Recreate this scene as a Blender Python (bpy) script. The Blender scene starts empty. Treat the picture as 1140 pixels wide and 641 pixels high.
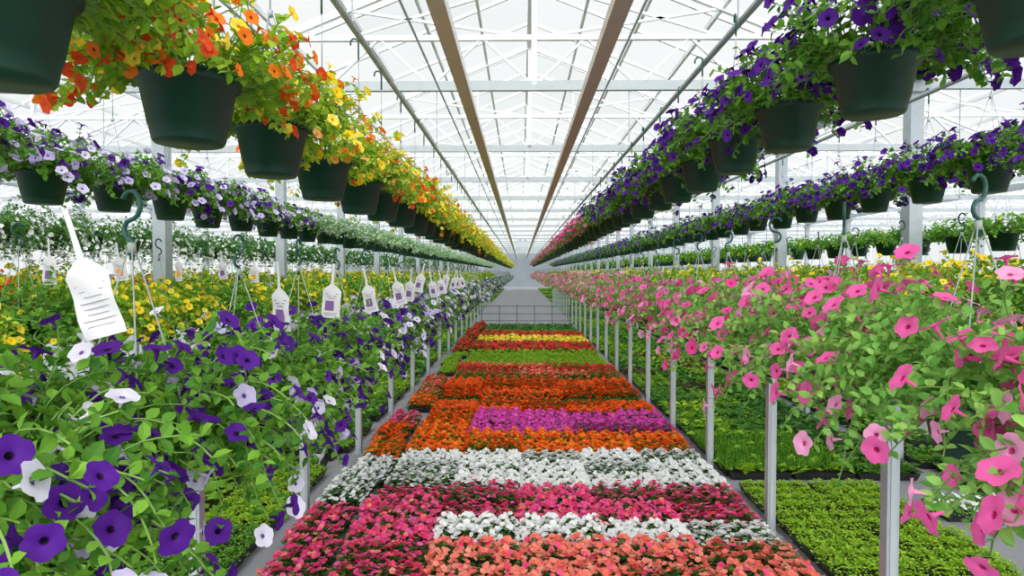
import bpy, math, numpy as np
from math import radians, sin, cos, pi
from mathutils import Matrix, Vector
H=1.68
scn=bpy.context.scene
try:
    scn.view_settings.view_transform='Standard'
    scn.view_settings.look='None'
except Exception: pass
COL=scn.collection

# ------------------------------------------------------------ materials
def lin(c):
    return tuple(((v/255)/12.92 if v/255<=.04045 else ((v/255+.055)/1.055)**2.4) for v in c)+(1.0,)
def base_mat(name):
    m=bpy.data.materials.new(name); m.use_nodes=True
    nt=m.node_tree; b=nt.nodes['Principled BSDF']; return m,nt,b
def mixrgb(nt,fac,a,b):
    n=nt.nodes.new('ShaderNodeMix'); n.data_type='RGBA'
    if fac is not None: nt.links.new(fac,n.inputs[0])
    for i,v in ((6,a),(7,b)):
        if isinstance(v,tuple): n.inputs[i].default_value=v
        else: nt.links.new(v,n.inputs[i])
    return n.outputs[2]
def organic(name,c1,c2,trans=.3,rough=.5,spec=.3):
    m,nt,b=base_mat(name)
    g=nt.nodes.new('ShaderNodeNewGeometry')
    col=mixrgb(nt,g.outputs['Random Per Island'],lin(c1),lin(c2))
    nt.links.new(col,b.inputs['Base Color'])
    b.inputs['Roughness'].default_value=rough
    b.inputs['Specular IOR Level'].default_value=spec
    if trans>0:
        t=nt.nodes.new('ShaderNodeBsdfTranslucent'); nt.links.new(col,t.inputs['Color'])
        ms=nt.nodes.new('ShaderNodeMixShader'); ms.inputs[0].default_value=trans
        nt.links.new(b.outputs[0],ms.inputs[1]); nt.links.new(t.outputs[0],ms.inputs[2])
        nt.links.new(ms.outputs[0],nt.nodes['Material Output'].inputs[0])
    return m
def solid(name,c1,c2=None,scale=8,rough=.5,metal=0.,spec=.5,bump=0.):
    m,nt,b=base_mat(name)
    c2=c2 or tuple(v*.85 for v in c1)
    tc=nt.nodes.new('ShaderNodeTexCoord'); no=nt.nodes.new('ShaderNodeTexNoise')
    no.inputs['Scale'].default_value=scale; no.inputs['Detail'].default_value=5
    nt.links.new(tc.outputs['Object'],no.inputs['Vector'])
    col=mixrgb(nt,no.outputs['Fac'],lin(c1),lin(c2)); nt.links.new(col,b.inputs['Base Color'])
    b.inputs['Roughness'].default_value=rough; b.inputs['Metallic'].default_value=metal
    b.inputs['Specular IOR Level'].default_value=spec
    if bump:
        bp=nt.nodes.new('ShaderNodeBump'); bp.inputs['Strength'].default_value=bump
        nt.links.new(no.outputs['Fac'],bp.inputs['Height']); nt.links.new(bp.outputs[0],b.inputs['Normal'])
    return m
M={}
M['leaf']=organic('leaf_green',(60,124,38),(134,188,60))
M['leaf_dark']=organic('leaf_dark_green',(46,102,42),(94,152,58))
M['leaf_light']=organic('leaf_light_green',(104,172,70),(168,216,108))
M['leaf_lime']=organic('leaf_lime_green',(122,178,32),(180,214,60))
M['leaf_yellow']=organic('leaf_yellow_green',(128,186,36),(206,226,76))
M['leaf_grey']=organic('leaf_grey_green',(120,165,112),(176,206,156))
M['leaf_burg']=organic('leaf_burgundy',(80,30,45),(110,90,60))
M['stem']=organic('stem_green',(100,140,66),(140,180,84),.1)
M['soil']=solid('potting_soil',(45,32,24),(25,18,14),40,.9)
M['pot']=solid('dark_green_plastic',(28,72,56),(20,56,44),12,.42,spec=.4)
M['black']=solid('black_plastic',(30,31,32),(44,44,46),20,.5)
M['hook']=solid('green_plastic',(40,98,84),(30,78,68),20,.4)
M['wire']=solid('pale_plastic',(180,190,186),(150,164,158),20,.5)
M['steel']=solid('galvanised_steel',(186,194,200),(156,165,173),14,.45,.35)
M['white_steel']=solid('white_steel',(240,243,243),(222,227,229),5,.5,.0)
M['grey_steel']=solid('grey_steel',(190,198,201),(164,173,177),5,.5,.1)
M['brown_steel']=solid('weathered_tan_steel',(214,202,190),(190,176,164),6,.55,.05)
M['tag']=solid('white_card',(232,232,232),(206,206,212),14,.6)
M['ink']=solid('grey_ink',(150,150,156),(120,120,130),6,.7)
M['print']=solid('purple_print',(90,50,130),(150,110,170),60,.6)
M['printy']=solid('yellow_print',(235,190,40),(225,120,40),60,.6)
M['concrete']=solid('concrete',(164,165,171),(134,135,142),1.6,.9,spec=.15,bump=.05)
M['wall']=solid('pale_panel',(150,160,164),(130,140,145),.8,.6)
M['rail_dark']=solid('grey_metal',(112,120,124),(88,96,101),6,.5,.3)
def F(name,c1,c2,thr): 
    return [organic(name,c1,c2,.25,.6,.2), organic(name+'_throat',thr,tuple(v*.8 for v in thr),.1,.6,.2)]
FL={
 'purple':F('petal_purple',(56,14,112),(100,34,162),(26,6,50)),
 'white':F('petal_white',(240,238,248),(224,218,242),(130,96,168)),
 'lilac':F('petal_lilac',(196,184,238),(226,218,246),(120,90,180)),
 'pink':F('petal_pink',(236,66,154),(252,122,194),(200,20,105)),
 'palepink':F('petal_pale_pink',(248,144,202),(252,184,222),(225,70,150)),
 'magenta':F('petal_magenta',(205,30,130),(232,70,165),(150,10,80)),
 'orange':F('petal_orange',(252,110,20),(255,150,40),(200,50,10)),
 'fire':F('petal_fire_red',(228,50,24),(248,96,40),(250,180,40)),
 'yellow':F('petal_yellow',(254,218,30),(255,236,90),(228,165,20)),
 'peach':F('petal_peach',(250,170,90),(255,200,140),(230,110,60)),
 'coral':F('petal_coral',(246,112,98),(255,164,144),(220,50,50)),
 'hotpink':F('petal_hot_pink',(232,46,112),(252,110,164),(180,10,60)),
 'orangered':F('petal_orange_red',(240,70,16),(255,116,32),(230,60,10)),
 'red':F('petal_red',(214,28,38),(240,66,62),(160,10,10)),
 'bedmag':F('petal_violet_pink',(214,46,168),(242,102,206),(160,10,110)),
 'bedwhite':F('petal_pure_white',(252,252,252),(242,244,246),(225,225,190)),
}
def glass_mat():
    m=bpy.data.materials.new('roof_glass'); m.use_nodes=True; nt=m.node_tree
    nt.nodes.remove(nt.nodes['Principled BSDF'])
    tr=nt.nodes.new('ShaderNodeBsdfTransparent')
    tl=nt.nodes.new('ShaderNodeBsdfTranslucent'); tl.inputs[0].default_value=(.5,.52,.53,1)
    ms=nt.nodes.new('ShaderNodeMixShader')
    tc=nt.nodes.new('ShaderNodeTexCoord'); no=nt.nodes.new('ShaderNodeTexNoise'); no.inputs['Scale'].default_value=.5; no.inputs['Detail'].default_value=4
    mr=nt.nodes.new('ShaderNodeMapRange'); mr.inputs['To Min'].default_value=.02; mr.inputs['To Max'].default_value=.12
    nt.links.new(tc.outputs['Object'],no.inputs['Vector']); nt.links.new(no.outputs['Fac'],mr.inputs['Value'])
    wn=nt.nodes.new('ShaderNodeTexWhiteNoise'); wn.noise_dimensions='3D'
    vm=nt.nodes.new('ShaderNodeVectorMath'); vm.operation='DIVIDE'; vm.inputs[1].default_value=(2.175,1.22,50)
    ad=nt.nodes.new('ShaderNodeVectorMath'); ad.operation='ADD'; ad.inputs[1].default_value=(4.2,5.7,0)
    fl=nt.nodes.new('ShaderNodeVectorMath'); fl.operation='FLOOR'
    nt.links.new(tc.outputs['Object'],ad.inputs[0]); nt.links.new(ad.outputs[0],vm.inputs[0]); nt.links.new(vm.outputs[0],fl.inputs[0]); nt.links.new(fl.outputs[0],wn.inputs['Vector'])
    col=mixrgb(nt,wn.outputs['Value'],(.88,.91,.92,1),(1,1,1,1)); nt.links.new(col,tr.inputs[0])
    nt.links.new(mr.outputs[0],ms.inputs[0])
    nt.links.new(tr.outputs[0],ms.inputs[1]); nt.links.new(tl.outputs[0],ms.inputs[2])
    nt.links.new(ms.outputs[0],nt.nodes['Material Output'].inputs[0]); return m
M['glass']=glass_mat()

# ------------------------------------------------------------ geometry helpers
class Geo:
    def __init__(s): s.V=[];s.L=[];s.T=[];s.M=[];s.n=0
    def raw(s,V,L,T,Mi):
        s.V.append(np.asarray(V,float)); s.L.append(np.asarray(L,np.int64)+s.n); s.T.append(np.asarray(T,np.int64)); s.M.append(np.asarray(Mi,np.int64)); s.n+=len(V)
    def poly(s,V,faces,m=0):
        L=[i for f in faces for i in f]; T=[len(f) for f in faces]
        s.raw(V,L,T,[m]*len(T) if np.isscalar(m) else m)
    def inst(s,t,R,P,moff=0):
        V,L,T,Mi=t; N=len(P)
        if N==0: return
        VV=np.einsum('nij,vj->nvi',R,V)+P[:,None,:]
        LL=L[None,:]+(np.arange(N)*len(V))[:,None]
        s.raw(VV.reshape(-1,3),LL.ravel(),np.tile(T,N),np.tile(Mi,N)+moff)
    def arr(s): return (np.concatenate(s.V),np.concatenate(s.L),np.concatenate(s.T),np.concatenate(s.M))
    def mesh(s,name,mats,smooth=False):
        V,L,T,Mi=s.arr(); me=bpy.data.meshes.new(name)
        me.vertices.add(len(V)); me.vertices.foreach_set('co',V.astype(np.float32).ravel())
        me.loops.add(len(L)); me.polygons.add(len(T))
        st=np.concatenate([[0],np.cumsum(T)[:-1]]).astype(np.int32)
        me.polygons.foreach_set('loop_start',st)
        me.polygons.foreach_set('vertices',L.astype(np.int32))
        for m in mats: me.materials.append(m)
        me.polygons.foreach_set('material_index',Mi.astype(np.int32))
        me.polygons.foreach_set('use_smooth',np.full(len(T),smooth))
        me.update(calc_edges=True); me.validate()
        return me
def T_(V,faces,m=0):
    g=Geo(); g.poly(V,faces,m); return g.arr()
def nrm(a): return a/np.maximum(np.linalg.norm(a,axis=-1,keepdims=True),1e-9)
def frames(d,n):
    d=nrm(d); x=nrm(np.cross(d,n)); z=np.cross(x,d); return np.stack([x,d,z],-1)
def frames_z(z,r):
    z=nrm(z); x=nrm(np.cross(z,r)); y=np.cross(z,x); return np.stack([x,y,z],-1)
def box(g,c,s,m=0):
    cx,cy,cz=c; a,b,h=s[0]/2,s[1]/2,s[2]/2
    V=[(cx+i*a,cy+j*b,cz+k*h) for k in(-1,1) for j in(-1,1) for i in(-1,1)]
    g.poly(V,[(0,2,3,1),(4,5,7,6),(0,1,5,4),(2,6,7,3),(0,4,6,2),(1,3,7,5)],m)
def bar(g,p,q,w,h=None,m=0):
    h=h or w; p=np.array(p,float);q=np.array(q,float); d=nrm(q-p)
    up=np.array([0,0,1.]) if abs(d[2])<.9 else np.array([0,1.,0])
    x=nrm(np.cross(d,up)); z=np.cross(x,d)
    V=[o+x*i*w/2+z*k*h/2 for o in(p,q) for k in(-1,1) for i in(-1,1)]
    g.poly(V,[(0,1,3,2),(4,6,7,5),(0,4,5,1),(2,3,7,6),(0,2,6,4),(1,5,7,3)],m)
def tube(g,pts,r,n=6,m=0,cap=True):
    pts=np.array(pts,float); t=nrm(np.gradient(pts,axis=0)); 
    ref=np.array([0.13,.27,.95]); 
    if abs(t[0]@nrm(ref))>.9: ref=np.array([.9,.3,.1])
    x=nrm(np.cross(t,ref)); y=np.cross(t,x); a=np.arange(n)*2*pi/n
    rr=np.broadcast_to(np.asarray(r,float),(len(pts),))
    V=(pts[:,None,:]+rr[:,None,None]*(x[:,None,:]*np.cos(a)[None,:,None]+y[:,None,:]*np.sin(a)[None,:,None])).reshape(-1,3)
    fs=[(i*n+j,i*n+(j+1)%n,(i+1)*n+(j+1)%n,(i+1)*n+j) for i in range(len(pts)-1) for j in range(n)]
    if cap: fs+= [tuple(range(n-1,-1,-1)),tuple((len(pts)-1)*n+j for j in range(n))]
    g.poly(V,fs,m)
def lathe(g,prof,n=24,m=0):
    a=np.arange(n)*2*pi/n; V=[];
    for r,z in prof: V+= [(r*cos(t),r*sin(t),z) for t in a]
    fs=[(i*n+j,i*n+(j+1)%n,(i+1)*n+(j+1)%n,(i+1)*n+j) for i in range(len(prof)-1) for j in range(n)]
    g.poly(V,fs,m)
def obj(name,me,label=None,cat=None,parent=None,loc=None,**kw):
    o=bpy.data.objects.new(name,me); COL.objects.link(o)
    if loc is not None: o.location=loc
    if parent is not None: o.parent=parent
    if label: o['label']=label
    if cat: o['category']=cat
    for k,v in kw.items(): o[k]=v
    return o

# leaf & flower templates
LEAF0=T_([(0,0,0),(-.32,.32,.06),(0,.36,0),(.32,.32,.06),(-.27,.68,.02),(0,.70,-.05),(.27,.68,.02),(0,1,-.14)],
  [(0,2,1),(0,3,2),(1,2,5,4),(2,3,6,5),(4,5,7),(5,6,7)])
LEAF1=T_([(0,0,0),(.32,.5,.05),(0,1,-.1),(-.32,.5,.05),(0,.5,-.03)],[(0,1,4),(1,2,4),(2,3,4),(3,0,4)])
LEAF2=T_([(0,0,0),(.32,.5,.05),(0,1,-.1),(-.32,.5,.05)],[(0,1,2,3)])
NEEDLE=T_([(-.05,0,0),(.05,0,0),(.05,.6,0),(0,1,-.15),(-.05,.6,0)],[(0,1,2,3,4)])
def bloom(n):
    rings=[(.05,-.42),(.2,-.14),(.6,.0),(1.,.02)]
    V=[];
    for k,(r,z) in enumerate(rings):
        for i in range(n):
            t=i*2*pi/n; lob=.84+.16*abs(sin(2.5*t))**.6
            f=1 if k<2 else (lob if k==3 else .5+.5*lob)
            zz=z+(.07*cos(5*t+1) if k==3 else (-.05*(1-abs(sin(2.5*t))) if k==2 else 0))
            V.append((r*f*cos(t),r*f*sin(t),zz))
    fs=[];mi=[]
    for k in range(3):
        for i in range(n):
            fs.append((k*n+i,k*n+(i+1)%n,(k+1)*n+(i+1)%n,(k+1)*n+i)); mi.append(1 if k==0 else 0)
    b=len(V); s=max(5,n//3)
    for r,z in((.22,-.12),(.12,-.5),(.07,-.95)):
        for i in range(s): t=i*2*pi/s; V.append((r*cos(t),r*sin(t),z))
    for k in range(2):
        for i in range(s): fs.append((b+k*s+(i+1)%s,b+k*s+i,b+(k+1)*s+i,b+(k+1)*s+(i+1)%s)); mi.append(0)
    return T_(V,fs,mi)
BL0=bloom(20); BL1=bloom(10)
def star():
    V=[(0,0,-.1)];n=10
    for i in range(n):
        t=i*2*pi/n; r=.8 if i%2==0 else 1.
        V.append((r*cos(t),r*sin(t),.04 if i%2 else -.05))
    return T_(V,[(0,1+i,1+(i+1)%n) for i in range(n)],0)
STAR=star()
a5=[i*2*pi/5 for i in range(5)]
PENT=T_([(cos(t),sin(t),0) for t in a5],[tuple(range(5))],0)

# ------------------------------------------------------------ plants
def gen_plant(seed,P,lod=0):
    rng=np.random.default_rng(seed)
    ns=P['n']; step=P['step']; ls=P['leaf']; fs=P['fl']
    if lod==1: ns=int(ns*.7); step*=1.25; ls*=1.3; fs*=1.05
    if lod==2: ns=int(ns*.36); step*=1.9; ls*=2.0; fs*=1.35
    lp=[];ld=[];ln=[];lsz=[];fp=[];fd=[];fz=[];stems=[]
    for i in range(ns):
        az=rng.uniform(0,2*pi); u=rng.random()
        el=radians(P['el'][0]+(P['el'][1]-P['el'][0])*u); L=rng.uniform(*P['L'])
        r0=.12*math.sqrt(rng.random()); a0=az+rng.normal()*.5
        p=np.array([r0*cos(a0),r0*sin(a0),-.02]); d=np.array([cos(az)*cos(el),sin(az)*cos(el),sin(el)])
        pts=[p.copy()]; k=max(3,int(L/step))
        for j in range(k):
            d=d+np.array([0,0,-P['droop']*step*(1.5 if j>k*.4 else .7)])+rng.normal(size=3)*.10
            d/=np.linalg.norm(d); p=p+d*step
            rr=math.hypot(p[0],p[1])
            if p[2]<.03 and rr<.175: p[:2]*= .175/max(rr,1e-3)
            pts.append(p.copy())
            for q in range(2 if P.get('dbl') else 1):
                per=np.cross(d,rng.normal(size=3)); per/=np.linalg.norm(per)+1e-9
                dd=d*.4+per*.9; dd[2]+=.12
                rad=np.array([p[0],p[1],0.05]); rad/=np.linalg.norm(rad)
                lp.append(p.copy()); ld.append(dd); ln.append(np.array([0,0,.8])+rad*.5+rng.normal(size=3)*.3)
                lsz.append(ls*rng.uniform(.6,1.15))
            last=j==k-1
            if (last and rng.random()<P['pf']) or (j>k*P.get('fs',.5) and rng.random()<P['pf2']):
                rad=np.array([p[0],p[1],p[2]*.6+.1]); rad/=np.linalg.norm(rad)
                dr=rad*.9+np.array([0,0,.25])+rng.normal(size=3)*.35; dr/=np.linalg.norm(dr)
                fp.append(p+dr*fs*1.1); fd.append(dr); fz.append(fs*rng.uniform(.8,1.12))
        stems.append(pts)
    lp=np.array(lp)+[0,0,.2]; fp=np.array(fp).reshape(-1,3)+[0,0,.2]
    w=np.array([x[1] for x in P['cols']],float); w/=w.sum()
    fk=rng.choice(len(w),size=len(fp),p=w)
    LR=frames(np.array(ld),np.array(ln))*np.array(lsz)[:,None,None]
    FR=frames_z(np.array(fd).reshape(-1,3),rng.normal(size=(len(fp),3)))*np.array(fz)[:,None,None]
    return dict(lp=lp,LR=LR,fp=fp,FR=FR,fk=fk,stems=stems)
PET=dict(n=150,step=.028,leaf=.04,fl=.032,el=(8,85),L=(.16,.34),droop=5,pf=.6,pf2=.02,leafm='leaf',dbl=True)
def K(**k): d=dict(PET); d.update(k); return d
UP=dict(el=(18,90),L=(.14,.31),droop=4.8,n=205)
KINDS={
 'fire':K(**UP,leaf=.034,fl=.024,pf=.95,pf2=.04,cols=[('fire',6),('orange',4),('yellow',3)],leafm='leaf_lime',lab='hanging basket of orange, red and yellow calibrachoa, dark green pot'),
 'sun':K(**UP,leaf=.034,fl=.023,pf=.85,pf2=.05,cols=[('yellow',8),('orange',3),('peach',1)],leafm='leaf_yellow',lab='hanging basket of yellow and orange calibrachoa with lime foliage'),
 'sunlow':K(n=190,leaf=.040,fl=.027,L=(.2,.42),el=(6,88),pf=.98,pf2=.07,cols=[('yellow',1)],leafm='leaf_lime',lab='basket of bushy green plants covered in yellow flowers'),
 'purple':K(**UP,cols=[('purple',1)],fl=.031,leaf=.037,pf=.7,pf2=.025,leafm='leaf',lab='hanging basket of deep purple petunias in dark green pot'),
 'purplelilac':K(**UP,cols=[('purple',4),('lilac',5)],pf=.7,pf2=.02,leafm='leaf',lab='hanging basket of purple and pale lilac petunias, dark pot'),
 'magenta':K(**UP,cols=[('magenta',3),('pink',2)],pf=.9,pf2=.05,lab='hanging basket of magenta petunias in dark green pot'),
 'mixnear':K(n=330,cols=[('purple',13),('white',2),('lilac',2)],fl=.028,leaf=.034,L=(.15,.41),droop=5.0,el=(3,78),pf=.62,pf2=.006,leafm='leaf',lab='full trailing basket of dark purple and white petunias'),
 'mix':K(n=220,cols=[('purple',9),('white',3),('lilac',2)],fl=.03,leaf=.036,L=(.14,.32),droop=5.0,el=(6,78),pf=.68,pf2=.012,lab='trailing basket of dark purple and white petunias'),
 'lilac':K(n=180,cols=[('lilac',5),('purple',4),('white',4)],L=(.14,.31),droop=5.0,el=(8,76),pf=.85,pf2=.03,leafm='leaf',lab='trailing basket of lilac and purple petunias'),
 'pinknear':K(n=270,cols=[('pink',6),('palepink',1)],fl=.034,leaf=.034,L=(.19,.45),droop=3.1,el=(4,80),pf=.46,pf2=.004,leafm='leaf_light',lab='basket of bright pink petunias with light green foliage'),
 'pink':K(n=200,cols=[('pink',5),('palepink',3)],fl=.033,leaf=.036,L=(.18,.36),droop=3.3,el=(8,80),pf=.65,pf2=.012,leafm='leaf_light',lab='basket of pink petunias with light green foliage'),
 'green':K(**UP,cols=[('white',1)],fl=.016,pf=.7,pf2=.05,leafm='leaf_grey',lab='hanging basket of grey-green foliage with tiny white flowers'),
 'whitefuzz':K(n=130,cols=[('bedwhite',1)],fl=.022,pf=.95,pf2=.2,L=(.25,.5),droop=7,leafm='leaf_dark',leaf=.034,lab='hanging basket of trailing small white flowers'),
 'foliage':K(n=190,cols=[('yellow',1)],fl=.02,pf=.22,pf2=.0,L=(.22,.46),el=(6,86),leafm='leaf',leaf=.044,lab='basket of bushy green foliage in a dark pot'),
 'compact':K(n=150,cols=[('yellow',1)],fl=.02,pf=.1,pf2=.0,L=(.12,.26),el=(15,86),leafm='leaf',leaf=.042,lab='hanging basket of compact green foliage in a dark pot'),
}
POTPROF=[(.001,0),(.094,0),(.1,.008),(.108,.05),(.110,.05),(.132,.168),(.142,.168),(.147,.176),(.147,.2),(.139,.202),(.132,.17)]
g=Geo(); lathe(g,POTPROF,32,0); lathe(g,[(.133,.178),(.001,.185)],32,1)
pot_me=g.mesh('pot',[M['pot'],M['soil']],True)
g=Geo(); lathe(g,[(.01,0),(.098,0),(.134,.17),(.147,.176),(.146,.2),(.02,.18)],10,0); POTLO=g.arr()
def leaf_t(lod): return (LEAF0,LEAF1,LEAF2)[lod]
def hash_s(s): return sum(ord(c)*(i+3) for i,c in enumerate(s))
cache={}
def plant_meshes(kind,lod,var):
    key=(kind,lod,var)
    if key in cache: return cache[key]
    P=KINDS[kind]; D=gen_plant(hash_s(kind)+var*17+lod,P,lod)
    gf=Geo(); gf.inst(leaf_t(lod),D['LR'],D['lp'])
    if lod<2:
        for pts in D['stems'][::1 if lod==0 else 3]: tube(gf,np.array(pts)+[0,0,.2],.002,3,1,False)
    gb=Geo(); mats=[]
    for i,(c,_) in enumerate(P['cols']):
        s=D['fk']==i; mats+=FL[c]
        gb.inst((BL0,BL1,PENT)[lod],D['FR'][s],D['fp'][s],2*i)
    r=dict(D=D)
    if lod<2:
        r['fol']=gf.mesh('foliage',[M[P['leafm']],M['stem']])
        r['blo']=gb.mesh('blossoms',mats,True)
    else:
        ga=Geo(); ga.raw(*gf.arr()); ga.raw(*gb.arr()); ga.M[1]=ga.M[1]+2
        ga.raw(*POTLO); ga.M[2]=ga.M[2]+2+len(mats)
        tube(ga,[(0,0,.15),(0,0,.72)],.004,3,2+len(mats),False)
        r['mats']=[M[P['leafm']],M['stem']]+mats+[M['pot']]
        r['arr']=ga.arr(); r['one']=ga.mesh('hanging_basket',r['mats'])
    cache[key]=r; return r
bl_me={}
for c in ('fire','orange','yellow','peach','purple','white','lilac','pink','palepink'):
    g=Geo(); g.raw(*BL0); bl_me[c]=g.mesh('blossom',FL[c],True)
def lathe_at(g,c,r,h):
    V=[];n=8
    for z in(0,h):
        V+=[(c[0]+r*cos(i*2*pi/n),c[1]+r*sin(i*2*pi/n),c[2]+z) for i in range(n)]
    g.poly(V,[(j,(j+1)%n,n+(j+1)%n,n+j) for j in range(n)]+[tuple(range(n-1,-1,-1)),tuple(range(n,2*n))])
hcache={}
def hanger(h,typ):
    key=(round(h,2),typ)
    if key in hcache: return hcache[key]
    g=Geo(); ap=.2+min(h,.5)*(.92 if typ=='M' else .9)
    for k in range(3):
        a=k*2*pi/3+.4
        tube(g,[(.143*cos(a),.143*sin(a),.19),(.12*cos(a),.12*sin(a),.30),(.008*cos(a),.008*sin(a),ap)],.0022,5)
    gh=Geo(); lathe_at(g,(0,0,ap-.012),.010,.026)
    if typ=='M':
        pts=[(0,0,ap-.03),(0,0,ap+.02)]+[(.024*sin(t),0,ap+.046-.026*cos(t)) for t in np.linspace(0,pi,6)]+[(-.03*sin(t),0,ap+.108-.036*cos(t)) for t in np.linspace(.3,pi*1.35,10)]
        tube(gh,pts,.006,6)
    else:
        top=.2+h
        tube(g,[(0,0,ap),(0,0,top-.07)],.003,5)
        pts=[(0,0,top-.1),(0,0,top-.03)]+[(.025-.025*cos(t),0,top-.0+.03*sin(t)) for t in np.linspace(0,pi*1.1,8)]
        tube(gh,pts,.006,6)
    r=(g.mesh('hanger',[M['wire'] if typ=='M' else M['steel']],True),gh.mesh('hook',[M['hook']],True)); hcache[key]=r; return r
def tagmesh(kind):
    g=Geo(); w=.04
    V=[]
    rows=[(.11,.005),(.06,.006),(.02,.007),(0,.03),(-.012,w),(-.03,w),(-.05,w),(-.07,w),(-.09,w),(-.11,w),(-.13,w)]
    cur=(.006 if kind==2 else .003)
    for z,hw in rows:
        for t in (-1,-.5,0,.5,1): V.append((hw*t, cur*sin(z*60+t*2.2)*(1 if z<.02 else .2),z))
    m=len(rows)
    fs=[(i*5+j,i*5+j+1,(i+1)*5+j+1,(i+1)*5+j) for i in range(m-1) for j in range(4)]
    g.poly(V,fs,0)
    def cy(x,z): return cur*sin(z*60+x/w*2.2)
    for off in(-.0014,.0014):
        def q(x0,x1,z0,z1,mi): g.poly([(x0,cy(x0,z0)+off,z0),(x1,cy(x1,z0)+off,z0),(x1,cy(x1,z1)+off,z1),(x0,cy(x0,z1)+off,z1)],[(0,1,2,3)],mi)
        if kind<2:
            q(-.026,.012,-.055,-.098,1)
            for i,zz in enumerate((-.022,-.032,-.042,-.108,-.116)):
                ww=.028-.006*(i%3); q(-ww,ww,zz,zz-.003,2)
        else:
            for i in range(8):
                zz=-.03-i*.011; ww=.03-.005*(i%3); q(-ww,ww,zz,zz-.0012,2)
    return g.mesh('tag',[M['tag'],M['print'] if kind==0 else M['printy'],M['ink']],True)
TAGS=[tagmesh(0),tagmesh(1),tagmesh(2)]
rngG=np.random.default_rng(5)
GROUPS={'U':'baskets hanging from overhead pipes','M':'baskets held on waist-high rails'}
def place_basket(x,y,rim,kind,typ,h,group,sc=1.,single=False,tag=0,rot=None):
    z=rim-.2*sc+H
    lod=0 if y<6.5 else (1 if y<16 else 2)
    if lod==1 and abs(x)>2.5 and y>11: lod=2
    var=int(rngG.integers(0,3)); P=KINDS[kind]; D=plant_meshes(kind,lod,var)
    rz=rngG.uniform(0,2*pi) if rot is None else rot
    if lod==2:
        o=obj('hanging_basket',D['one'],P['lab'],'hanging basket',loc=(x,y,z),group=group)
        o.rotation_euler[2]=rz; o.scale=(sc,)*3; return
    root=obj('hanging_basket',None,P['lab'],'hanging basket',loc=(x,y,z),group=group)
    root.empty_display_size=.1; root.rotation_euler[2]=rz; root.scale=(sc,)*3
    obj('pot',pot_me,parent=root); obj('foliage',D['fol'],parent=root)
    if single:
        dd=D['D']
        for p,R,k in zip(dd['fp'],dd['FR'],dd['fk']):
            b=obj('blossom',bl_me[P['cols'][k][0]],parent=root)
            m=Matrix([[*R[i],p[i]] for i in range(3)]+[[0,0,0,1]]); b.matrix_local=m
            if k>0: b['label']=P['cols'][k][0].replace('palepink','pale pink').replace('fire','red')+' flower'
    else: obj('blossoms',D['blo'],parent=root)
    hm,hk=hanger(h,typ); ho=obj('hanger',hm,parent=root); obj('hook',hk,parent=ho)
    if tag:
        ang=rngG.uniform(-.7,.7); sg=-1 if x>0 else 1
        wv=Vector((.2*sg+rngG.uniform(-.03,.03),(-.06 if tag==1 else .16),0)); wv.rotate(Matrix.Rotation(-rz,3,'Z'))
        t=obj('tag',TAGS[2 if tag==2 else (0 if kind!='sunlow' else 1)],parent=root,loc=(wv.x,wv.y,.2+(.38+rngG.uniform(-.02,.03) if tag==1 else .41)))
        t.rotation_euler=(rngG.uniform(-.1,.1),(-.26 if tag==2 else rngG.uniform(-.28,.28)),-rz+ang)
        if tag==2: t.scale=(.88,.88,1.0); t['label']='plain white crumpled card tag'; t.rotation_euler[2]=-rz+.2
        else: t.scale=(1.1,)*3

REST=Geo(); restmats=[]; 
def rest_basket(x,y,rim,kind):
    D=plant_meshes(kind,2,int(rngG.integers(0,3)))
    idx=[]
    for m in D['mats']:
        if m not in restmats: restmats.append(m)
        idx.append(restmats.index(m))
    V,L,T,Mi=D['arr']; a=rngG.uniform(0,2*pi); R=np.array([[cos(a),-sin(a),0],[sin(a),cos(a),0],[0,0,1]])
    REST.raw(V@R.T+[x,y,rim-.2+H],L,T,np.array(idx)[Mi])
ENDY=62
def row(x,rim,y0,dy,n,kf,typ,h,scf=None,single=0,tags=None,jit=.01):
    y=y0;i=0
    while y<ENDY:
        k=kf(y,i)
        if i<n: place_basket(x+rngG.normal()*jit,y,rim+rngG.normal()*jit,k,typ,h,GROUPS[typ],scf(i) if scf else 1.,i<single,tags(i) if tags else 0)
        else: rest_basket(x,y,rim,k)
        y+=dy;i+=1
PZ=1.42
row(-1.0,.58,1.20,.67,42,lambda y,i:'fire' if i<2 else 'sun' if (i%5 or y>8) else 'fire','U',PZ-.58,single=2)
row(1.22,.75,1.55,.68,42,lambda y,i:'purple' if y<9.5 else 'magenta','U',PZ-.75,single=2)
row(-2.9,.62,3.1,.68,28,lambda y,i:('purplelilac' if y<8 else 'green'),'U',PZ-.62)
row(3.2,.74,3.65,.7,28,lambda y,i:'purple','U',PZ-.74)
row(-4.9,.42,5.0,.7,10,lambda y,i:'whitefuzz','U',PZ-.42)
row(5.0,.42,5.9,.7,10,lambda y,i:'compact','U',PZ-.42)
ML=-1.09
row(ML,-.46,1.10,.66,40,lambda y,i:'mixnear' if i<4 else ('mix' if y<5.0 else ('mix','lilac')[i%2]),'M',.5,scf=lambda i:1.12 if i<2 else 1.,single=2,tags=lambda i:2 if i==0 else (1 if i<14 and i!=1 else 0))
row(1.30,-.33,1.12,.70,40,lambda y,i:'pinknear' if i<4 else 'pink','M',.5,single=3)
row(-2.9,-.33,2.9,.7,22,lambda y,i:('sunlow','foliage','sunlow')[i%3] if y<6.5 else ('foliage','sunlow')[i%2],'M',.5,tags=lambda i:1 if i<6 else 0)
row(3.05,-.20,3.0,.7,22,lambda y,i:('sunlow','foliage','sunlow')[i%3],'M',.5)
row(-4.9,-.22,5.0,.7,8,lambda y,i:('sunlow','fire','sunlow')[i%3],'M',.5)
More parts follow.
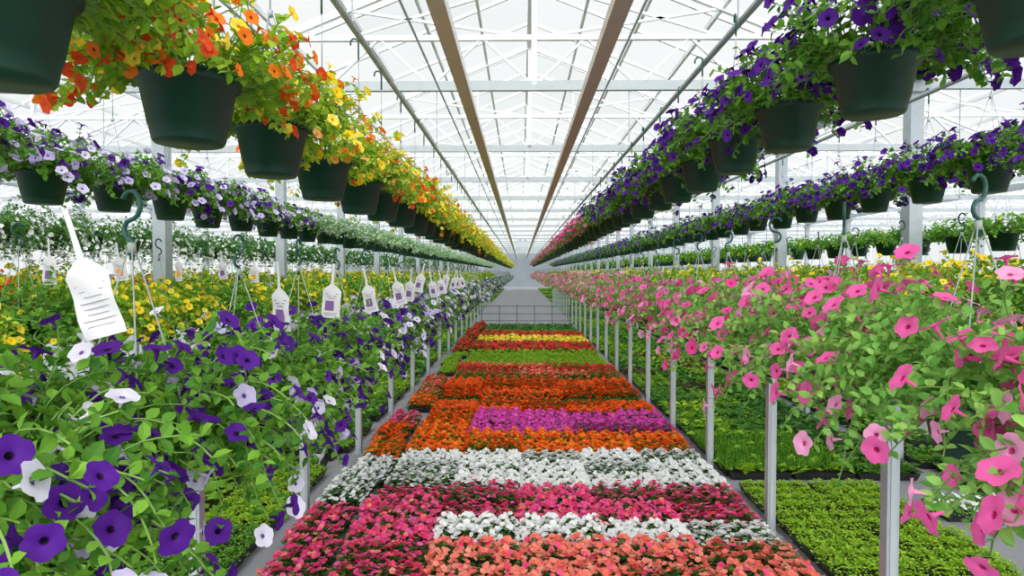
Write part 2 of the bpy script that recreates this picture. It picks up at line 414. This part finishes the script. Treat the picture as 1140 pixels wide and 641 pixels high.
row(5.0,-.22,5.0,.7,8,lambda y,i:('sunlow','foliage')[i%2],'M',.5)
obj('hanging_basket_rows',REST.mesh('hanging_basket_rows',restmats),'long receding rows of flowering hanging baskets','hanging baskets',kind='stuff')

# ------------------------------------------------------------ trays
TW,TD=.5,.30
g=Geo()
hw,hd=TW/2-.005,TD/2-.005
V=[(-hw+.02,-hd+.02,0),(hw-.02,-hd+.02,0),(hw-.02,hd-.02,0),(-hw+.02,hd-.02,0),(-hw,-hd,.06),(hw,-hd,.06),(hw,hd,.06),(-hw,hd,.06),
   (-hw+.012,-hd+.012,.06),(hw-.012,-hd+.012,.06),(hw-.012,hd-.012,.06),(-hw+.012,hd-.012,.06),(-hw+.012,-hd+.012,.05),(hw-.012,-hd+.012,.05),(hw-.012,hd-.012,.05),(-hw+.012,hd-.012,.05)]
fs=[(3,2,1,0)]
for a,b in((0,4),(4,8),(8,12)): fs+=[(a+i,a+(i+1)%4,b+(i+1)%4,b+i) for i in range(4)]
mi=[0]*13+[1]
fs.append((12,13,14,15)); g.poly(V,fs,mi)
for i in range(1,4): box(g,(-hw+.012+i*(TW-.034)/4,0,.054),(.006,TD-.04,.012),0)
box(g,(0,0,.054),(TW-.04,.006,.012),0)
tray_me=g.mesh('tray',[M['black'],M['soil']]); TRAYLO=T_(V[:8]+V[12:],[(0,1,5,4),(1,2,6,5),(2,3,7,6),(3,0,4,7),(8,9,10,11)])
BEDS={
 'coral':('leaf_dark',[('coral',8),('hotpink',1)],330,'salmon-coral impatiens'),
 'white':('leaf_dark',[('bedwhite',1)],370,'white impatiens'),
 'hot':('leaf_dark',[('hotpink',6),('pink',2),('coral',1)],320,'hot pink impatiens'),
 'pinkmix':('leaf_dark',[('hotpink',6),('pink',2),('coral',2)],290,'mixed pink and rose impatiens'),
 'orange':('leaf',[('orangered',3),('orange',3)],300,'orange impatiens'),
 'magenta':('leaf_dark',[('bedmag',1)],330,'violet-pink impatiens'),
 'orangered':('leaf_dark',[('orangered',1)],300,'orange-red impatiens'),
 'salmon':('leaf',[('coral',2),('red',2)],160,'salmon and red bedding plants'),
 'red':('leaf_dark',[('red',1)],240,'red begonias'),
 'yellow':('leaf_lime',[('yellow',1)],210,'yellow marigolds'),
 'lime':('leaf_lime',[],0,'lime green bedding plants'),
 'green':('leaf',[],0,'bushy green bedding plants'),
 'dark':('leaf_dark',[],0,'dark green bedding plants'),
 'grass':('leaf',[],0,'fine grassy green seedlings'),
 'burg':('leaf_burg',[('coral',1)],6,'burgundy-leaved bedding plants'),
 'whitesmall':('leaf_light',[('bedwhite',1)],70,'small pale white-flowered seedlings'),
}
tcache={}
def tray_data(kind,lod,var):
    key=(kind,lod,var)
    if key in tcache: return tcache[key]
    lm,cols,nb,_=BEDS[kind]; rng=np.random.default_rng(hash_s(kind)*3+var+lod*7)
    N=(800,450,70)[lod]; grass=kind=='grass'; sz=(.032,.042,.105)[lod]
    low=kind in('lime','green','dark','burg','whitesmall')
    if low and lod<2: N=(1900,900)[lod]; sz=(.021,.030)[lod]
    if grass: N=int(N*1.6); sz*=2.3
    px=(np.arange(4)-1.5)*.122; py=np.array([-.072,.072])
    amp={0:1.,1:.8,2:1.25}[var]*(.6 if low else 1)
    def surf(x,y):
        best=np.zeros_like(x)
        for a in px:
            for b in py:
                d2=((x-a)**2+(y-b)**2)/.05**2; best=np.maximum(best,.09*amp*np.exp(-d2*.5))
        return .06+best
    ov=-.004 if low else .012
    x=rng.uniform(-TW/2-ov,TW/2+ov,N); y=rng.uniform(-TD/2-ov,TD/2+ov,N)
    dep=rng.random(N)**2*(.04 if low else .06); z=surf(x,y)-dep
    az=rng.uniform(0,2*pi,N); el=rng.uniform(-.2,.6,N)
    if grass: el=rng.uniform(.7,1.5,N); z=np.full(N,.055)+rng.random(N)*.03
    d=np.stack([np.cos(az)*np.cos(el),np.sin(az)*np.cos(el),np.sin(el)],-1)
    n=np.stack([rng.normal(size=N)*.35,rng.normal(size=N)*.35,np.ones(N)],-1)
    R=frames(d,n)*(sz*rng.uniform(.7,1.2,N))[:,None,None]
    gf=Geo(); gf.inst(NEEDLE if grass else (LEAF1,LEAF2,LEAF2)[lod],R,np.stack([x,y,z],-1))
    mats=[];gb=Geo()
    nb2=(nb,int(nb*.85),int(nb*.28))[lod]
    if nb2:
        w=np.array([c[1] for c in cols],float); w/=w.sum(); fk=rng.choice(len(cols),size=nb2,p=w)
        x=rng.uniform(-TW/2-.01,TW/2+.01,nb2); y=rng.uniform(-TD/2-.01,TD/2+.01,nb2); z=surf(x,y)+.012+rng.uniform(0,.018,nb2)
        dz=np.stack([rng.normal(size=nb2)*.32,rng.normal(size=nb2)*.32-.28,np.ones(nb2)],-1)
        FR=frames_z(dz,rng.normal(size=(nb2,3)))*((.0185,.0205,.037)[lod]*rng.uniform(.8,1.15,nb2))[:,None,None]
        for i,(c,_) in enumerate(cols):
            s=fk==i; mats.append(FL[c][0]); gb.inst((STAR,STAR,PENT)[lod],FR[s],np.stack([x,y,z],-1)[s],i)
    r={}
    if lod<2:
        r['fol']=gf.mesh('foliage',[M[lm]]); r['blo']=gb.mesh('blossoms',mats) if nb2 else None
    else:
        ga=Geo(); ga.raw(*gf.arr())
        if nb2: ga.raw(*gb.arr()); ga.M[-1]=ga.M[-1]+1
        ga.raw(*TRAYLO); ga.M[-1]=ga.M[-1]+1+len(mats)
        r['arr']=ga.arr(); r['mats']=[M[lm]]+mats+[M['black']]
    tcache[key]=r; return r
FIELD=Geo(); fieldmats=[]; ntray=0
def tray(x,y,kind,single=True,rot=False):
    global ntray
    x+=rngG.normal()*.006; y+=rngG.normal()*.004
    if single:
        ntray+=1; lod=0 if y<6.3 else 1
        D=tray_data(kind,lod,int(rngG.integers(0,3)))
        r=obj('bedding_plant_tray',None,'black plastic tray of '+BEDS[kind][3],'plant tray',loc=(x,y,0.002),group='trays of bedding plants on the greenhouse floor')
        r.empty_display_size=.1
        r.rotation_euler[2]=rngG.normal()*.008+(pi if rngG.random()<.5 else 0)+(pi/2 if rot else 0)
        obj('tray',tray_me,parent=r); obj('foliage',D['fol'],parent=r)
        if D['blo']: obj('blossoms',D['blo'],parent=r)
    else:
        D=tray_data(kind,2,int(rngG.integers(0,3))); idx=[]
        for m in D['mats']:
            if m not in fieldmats: fieldmats.append(m)
            idx.append(fieldmats.index(m))
        V,L,T,Mi=D['arr']
        if rot: V=np.stack([-V[:,1],V[:,0],V[:,2]],-1)
        FIELD.raw(V+[x,y,.002],L,T,np.array(idx)[Mi])
def bed_main(x,y):
    if y<3.66: return 'coral' if x>-.6 else 'pinkmix'
    if y<3.95: return 'white' if x>-.6 else 'hot'
    if y<4.42: return 'hot'
    if y<5.5: return 'white'
    if y<6.15: return 'orange'
    if y<7.0: return 'magenta' if x>-.4 else 'orange'
    if y<7.65: return 'orangered'
    if y<7.95: return 'dark'
    if y<9.0: return 'orangered'
    if y<9.3: return 'dark'
    if y<10.6: return 'salmon' if int(y*3.3)%3 else 'red'
    if y<12.7: return 'lime'
    if y<14.0: return 'red'
    if y<15.2: return 'yellow'
    if y<16.3: return 'red'
    if y<17.2: return 'green'
    return 'dark'
def bed_left(y):
    if y<4.3: return 'pinkmix'
    if y<5.5: return 'white'
    if y<5.9: return 'orange'
    if y<7.3: return ('pinkmix','orangered')[int(y*1.6)%2]
    if y<8.2: return 'orange'
    if y<9.6: return 'salmon'
    return 'lime' if y<12.7 else 'red'
y=2.85; ri=0
while y<19.2:
    blk=ri//3 if y<10 else ri//4
    ms=[0,-.03,0,-.02,0,0,-.04,0,-.02][blk%9]
    for i,x in enumerate((-.75,-.245,.26,.765,1.268)): tray(x+(ms*(4-i)/4),y,bed_main(x,y),y<12.4)
    for k,x in enumerate((1.92,2.44,2.96,3.75)):
        if k==2 and y<5.6: continue
        if k==1 and (y<3.3): continue
        if 4.9<y<5.15: continue
        if k>2 and y<6.5: continue
        kd='lime' if y<4.9 else ('grass' if y<6.2 else ('green' if y<7.6 else (('burg','dark','green','lime')[int(y*1.25+k*1.5)%4] if y<12 else 'green')))
        if k==2 and y<9: kd='dark'
        tray(x,y,kd,k<3 and y<9.6)
    for k,x in enumerate((-1.84,-2.36,-2.88,-3.6)):
        if k==0 and (5.2<y<5.6 or 6.6<y<6.9): continue
        kd='lime' if 4.0<y<5.1 else ('green' if y<4.0 else ('green','dark','green','lime')[int(y*1.3+k)%4])
        tray(x,y,kd,k<1 and y<9 and y>3.0)
    y+=.305; ri+=1
y=2.9; ri=0
while y<19.2:
    o_=[0,-.03,.02,-.04,.02][(ri//2)%5]
    if ri not in (8,13): tray(-1.225+o_,y,bed_left(y),y<12.4,True)
    y+=.515 if ri not in (2,5) else .60
    ri+=1
for x,y,k in ((3.65,4.45,'dark'),(3.65,4.8,'green'),(3.1,4.35,'whitesmall'),(3.65,5.5,'green'),(2.96,5.2,'green')):
    tray(x,y,k,True)
while y<ENDY:
    for x in (1.95,2.45,2.96,3.75,-1.9,-2.6,-3.6): tray(x,y,('green','lime','dark')[int(y*.4+x)%3],False)
    y+=.45
obj('bedding_plant_field',FIELD.mesh('bedding_plant_field',fieldmats),'dense expanse of red, yellow and green bedding plants in trays','bedding plants',kind='stuff')
print('TRAYS',ntray)

# ------------------------------------------------------------ structure
XL,XR=-4.2,4.5; SP=XR-XL; EZ=H+2.15; RZ=EZ+1.75
bays=[(XL+k*SP,XR+k*SP) for k in (-2,-1,0,1,2)]
Y0,Y1=-6,72
X0,X1=bays[0][0],bays[-1][1]
g=Geo(); box(g,((X0+X1)/2,(Y0+Y1)/2,-.05),(X1-X0,Y1-Y0,.1)); obj('floor',g.mesh('floor',[M['concrete']]),kind='structure')
g=Geo()
for a,b in bays:
    c=(a+b)/2
    g.poly([(a,Y0,EZ+.12),(a,Y1,EZ+.12),(c,Y1,RZ+.12),(c,Y0,RZ+.12)],[(0,1,2,3)])
    g.poly([(c,Y0,RZ+.12),(c,Y1,RZ+.12),(b,Y1,EZ+.12),(b,Y0,EZ+.12)],[(0,1,2,3)])
obj('ceiling',g.mesh('ceiling',[M['glass']]),kind='structure')
for n,(a,b) in enumerate(bays):
    c=(a+b)/2; g=Geo(); y=Y0+.3
    while y<Y1:
        bar(g,(a,y,EZ+.09),(c,y,RZ+.09),.035,.045); bar(g,(c,y,RZ+.09),(b,y,EZ+.09),.035,.045); y+=1.22
    for s in (.17,.33,.5,.67,.83):
        for e in (a,b): 
            x=e+(c-e)*s; z=EZ+(RZ-EZ)*s+.03; bar(g,(x,Y0,z),(x,Y1,z),.04,.06)
    bar(g,(c,Y0,RZ+.03),(c,Y1,RZ+.03),.10,.08)
    obj('trim_%d'%(n+1),g.mesh('trim',[M['white_steel']]),kind='structure')
g=Geo()
for a,b in bays:
    c=(a+b)/2; g.poly([(a,Y1,0),(b,Y1,0),(b,Y1,EZ),(c,Y1,RZ),(a,Y1,EZ)],[(0,1,2,3,4)])
obj('wall_back',g.mesh('wall_back',[M['wall']]),kind='structure')
for nm,x in (('wall_left',X0),('wall_right',X1)):
    g=Geo(); g.poly([(x,Y0,0),(x,Y1,0),(x,Y1,EZ),(x,Y0,EZ)],[(0,1,2,3)],0)
    yy=Y0
    while yy<Y1: box(g,(x,yy,EZ/2),(.06,.06,EZ),1); yy+=1.83
    for zz in (.9,2.2): bar(g,(x,Y0,zz),(x,Y1,zz),.06,.08,1)
    obj(nm,g.mesh(nm,[M['glass'],M['white_steel']]),kind='structure')
def truss_mesh(a,b):
    g=Geo(); c=(a+b)/2; z0=EZ; z1=EZ+.55
    bar(g,(a,0,z0),(b,0,z0),.06,.11,1)
    e=(c-a)*.55/(RZ-EZ)
    bar(g,(a+e,0,z1),(b-e,0,z1),.05,.06)
    bar(g,(a,0,z0),(c,0,RZ),.05,.08); bar(g,(c,0,RZ),(b,0,z0),.05,.08)
    bar(g,(c,0,z0),(c,0,RZ),.06,.06)
    n=10; xs=np.linspace(a+e,b-e,n+1)
    for i in range(n):
        p=(xs[i],0,z1 if i%2==0 else z0); q=(xs[i+1],0,z0 if i%2==0 else z1); bar(g,p,q,.028,.028)
    for s in (-1,1):
        bar(g,(c,0,z1),(c+s*(b-a)*.25,0,(EZ+RZ)/2),.03,.03)
        bar(g,(c,0,EZ+1.2),(c+s*(b-a)*.25,0,z1),.03,.03)
    return g.mesh('roof_truss',[M['white_steel'],M['grey_steel']])
gcol=Geo(); box(gcol,(0,0,EZ/2),(.15,.15,EZ)); box(gcol,(0,0,.01),(.3,.3,.02)); box(gcol,(0,0,EZ-.06),(.24,.24,.1))
colme=gcol.mesh('column',[M['steel']])
tms=[truss_mesh(a,b) for a,b in bays]
ty=0.0
ys=[]
while ty<Y1-1: ys.append(ty); ty+=3.66
for ty in ys:
    for tm in tms: obj('roof_truss',tm,'white painted steel roof truss spanning a greenhouse bay','roof truss',loc=(0,ty,0),group='greenhouse roof trusses')
    for x in [b[0] for b in bays[1:]]:
        obj('support_column',colme,'square galvanised steel greenhouse column','column',loc=(x,ty,0),group='greenhouse columns')
for x in [b[0] for b in bays[1:]]:
    g=Geo()
    for dx in(-.09,.09): bar(g,(x+dx,Y0,EZ+.12),(x+dx,Y1,EZ+.12),.012,.14)
    bar(g,(x,Y0,EZ+.05),(x,Y1,EZ+.05),.19,.012)
    obj('gutter_beam',g.mesh('gutter_beam',[M['steel']]),'long galvanised gutter beam on column tops','gutter',group='gutter beams')
for x in (-1.0,1.22,-2.9,3.2,-4.9,5.0):
    g=Geo(); tube(g,[(x+.025,Y0,H+PZ),(x+.025,Y1,H+PZ)],.02,10)
    for ty in ys: tube(g,[(x+.025,ty,H+PZ),(x+.025,ty,EZ)],.006,5)
    obj('basket_pipe',g.mesh('basket_pipe',[M['steel']]),'galvanised pipe that hanging baskets hook onto','pipe',group='overhead basket pipes')
for x,w in ((-.50,.10),(.60,.10)):
    z=H+1.58; g=Geo()
    bar(g,(x,Y0,z),(x,Y1,z),w,.012,0)
    for s in(-1,1): bar(g,(x+s*w/2,Y0,z+.035),(x+s*w/2,Y1,z+.035),.008,.075,0 if s<0 else 1)
    for ty in ys: bar(g,(x,ty,z),(x,ty,EZ),.015,.015,1)
    obj('overhead_track',g.mesh('overhead_track',[M['brown_steel'],M['white_steel']]),'long tan steel channel track hung below the trusses','track',group='overhead channel tracks')
for x in (.96,-.93,2.4,-2.3):
    z=2.083
    g=Geo(); tube(g,[(x,Y0,H+z),(x,Y1,H+z)],.012,6)
    obj('cable',g.mesh('cable',[M['steel']]),'thin steel cable running under the roof trusses','cable',group='overhead cables')
def rails(xr,side,rim,px,ys_):
    for s in(-1,1):
        g=Geo(); zz=H+rim-.035
        tube(g,[(xr+s*.152,.3,zz),(xr+s*.152,ENDY,zz)],.011,6)
        obj('basket_rail',g.mesh('basket_rail',[M['steel']]),'slim galvanised rail cradling basket pots','rail',group='waist-high basket rails')
    zz=H+rim-.055
    g=Geo(); h=zz+.03
    w=.052
    box(g,(0,0,h/2),(w,w,h)); box(g,(0,-w/2-.0015,h/2),(w*.45,.003,h-.02),1)
    box(g,(0,0,.005),(.11,.11,.01))
    x2=(xr-.17*side)-px
    box(g,(x2/2,0,zz-.008),(abs(x2)+.05,.03,.03))
    me=g.mesh('rail_post',[M['steel'],M['grey_steel']])
    for yy in ys_: obj('rail_post',me,'square galvanised post with cross arm carrying basket rails','post',loc=(px,yy,0),group='galvanised rail posts')
rails(1.30,1,-.33,1.59,[1.42+1.29*i for i in range(24)])
rails(ML,-1,-.46,-1.50,[1.41+1.45*i for i in range(21)])
rails(-2.9,-1,-.33,-3.24,[2.0+1.8*i for i in range(12)])
rails(3.05,1,-.20,3.36,[2.0+1.8*i for i in range(12)])
rails(-4.9,-1,-.22,-5.2,[3.0+1.8*i for i in range(8)])
rails(5.0,1,-.22,5.3,[3.0+1.8*i for i in range(8)])
root=obj('guard_railing',None,'low grey metal railing across the aisle','railing',loc=(.15,20,0))
g=Geo(); 
for z in(.14,.36,.6): bar(g,(-1.45,0,z),(1.45,0,z),.022,.022)
obj('rail',g.mesh('rail',[M['rail_dark']]),parent=root)
g=Geo(); box(g,(0,0,.32),(.025,.025,.64)); pm=g.mesh('railing_post',[M['rail_dark']])
for x in np.linspace(-1.4,1.4,6): obj('post',pm,parent=root,loc=(x,0,0))

# ------------------------------------------------------------ world, light, camera
w=bpy.data.worlds.new('World'); scn.world=w; w.use_nodes=True; nt=w.node_tree; bg=nt.nodes['Background']
tc=nt.nodes.new('ShaderNodeTexCoord'); no=nt.nodes.new('ShaderNodeTexNoise'); no.inputs['Scale'].default_value=2.5; no.inputs['Detail'].default_value=4
nt.links.new(tc.outputs['Generated'],no.inputs['Vector'])
col=mixrgb(nt,no.outputs['Fac'],(.92,.95,.96,1),(1,1,.99,1)); nt.links.new(col,bg.inputs[0]); bg.inputs[1].default_value=.98
sd=bpy.data.lights.new('sun','SUN'); sd.energy=5.6; sd.angle=radians(100); sd.color=(1,.985,.955)
so=bpy.data.objects.new('sun',sd); COL.objects.link(so); so.rotation_euler=(radians(42),radians(4),0)
cd=bpy.data.cameras.new('camera'); cam=bpy.data.objects.new('camera',cd); COL.objects.link(cam)
cd.sensor_width=36; cd.lens=700/1140*36; cd.clip_start=.05; cd.clip_end=300
cam.location=(0,0,H); cam.rotation_euler=(radians(90-1.43),0,radians(.82)); scn.camera=cam
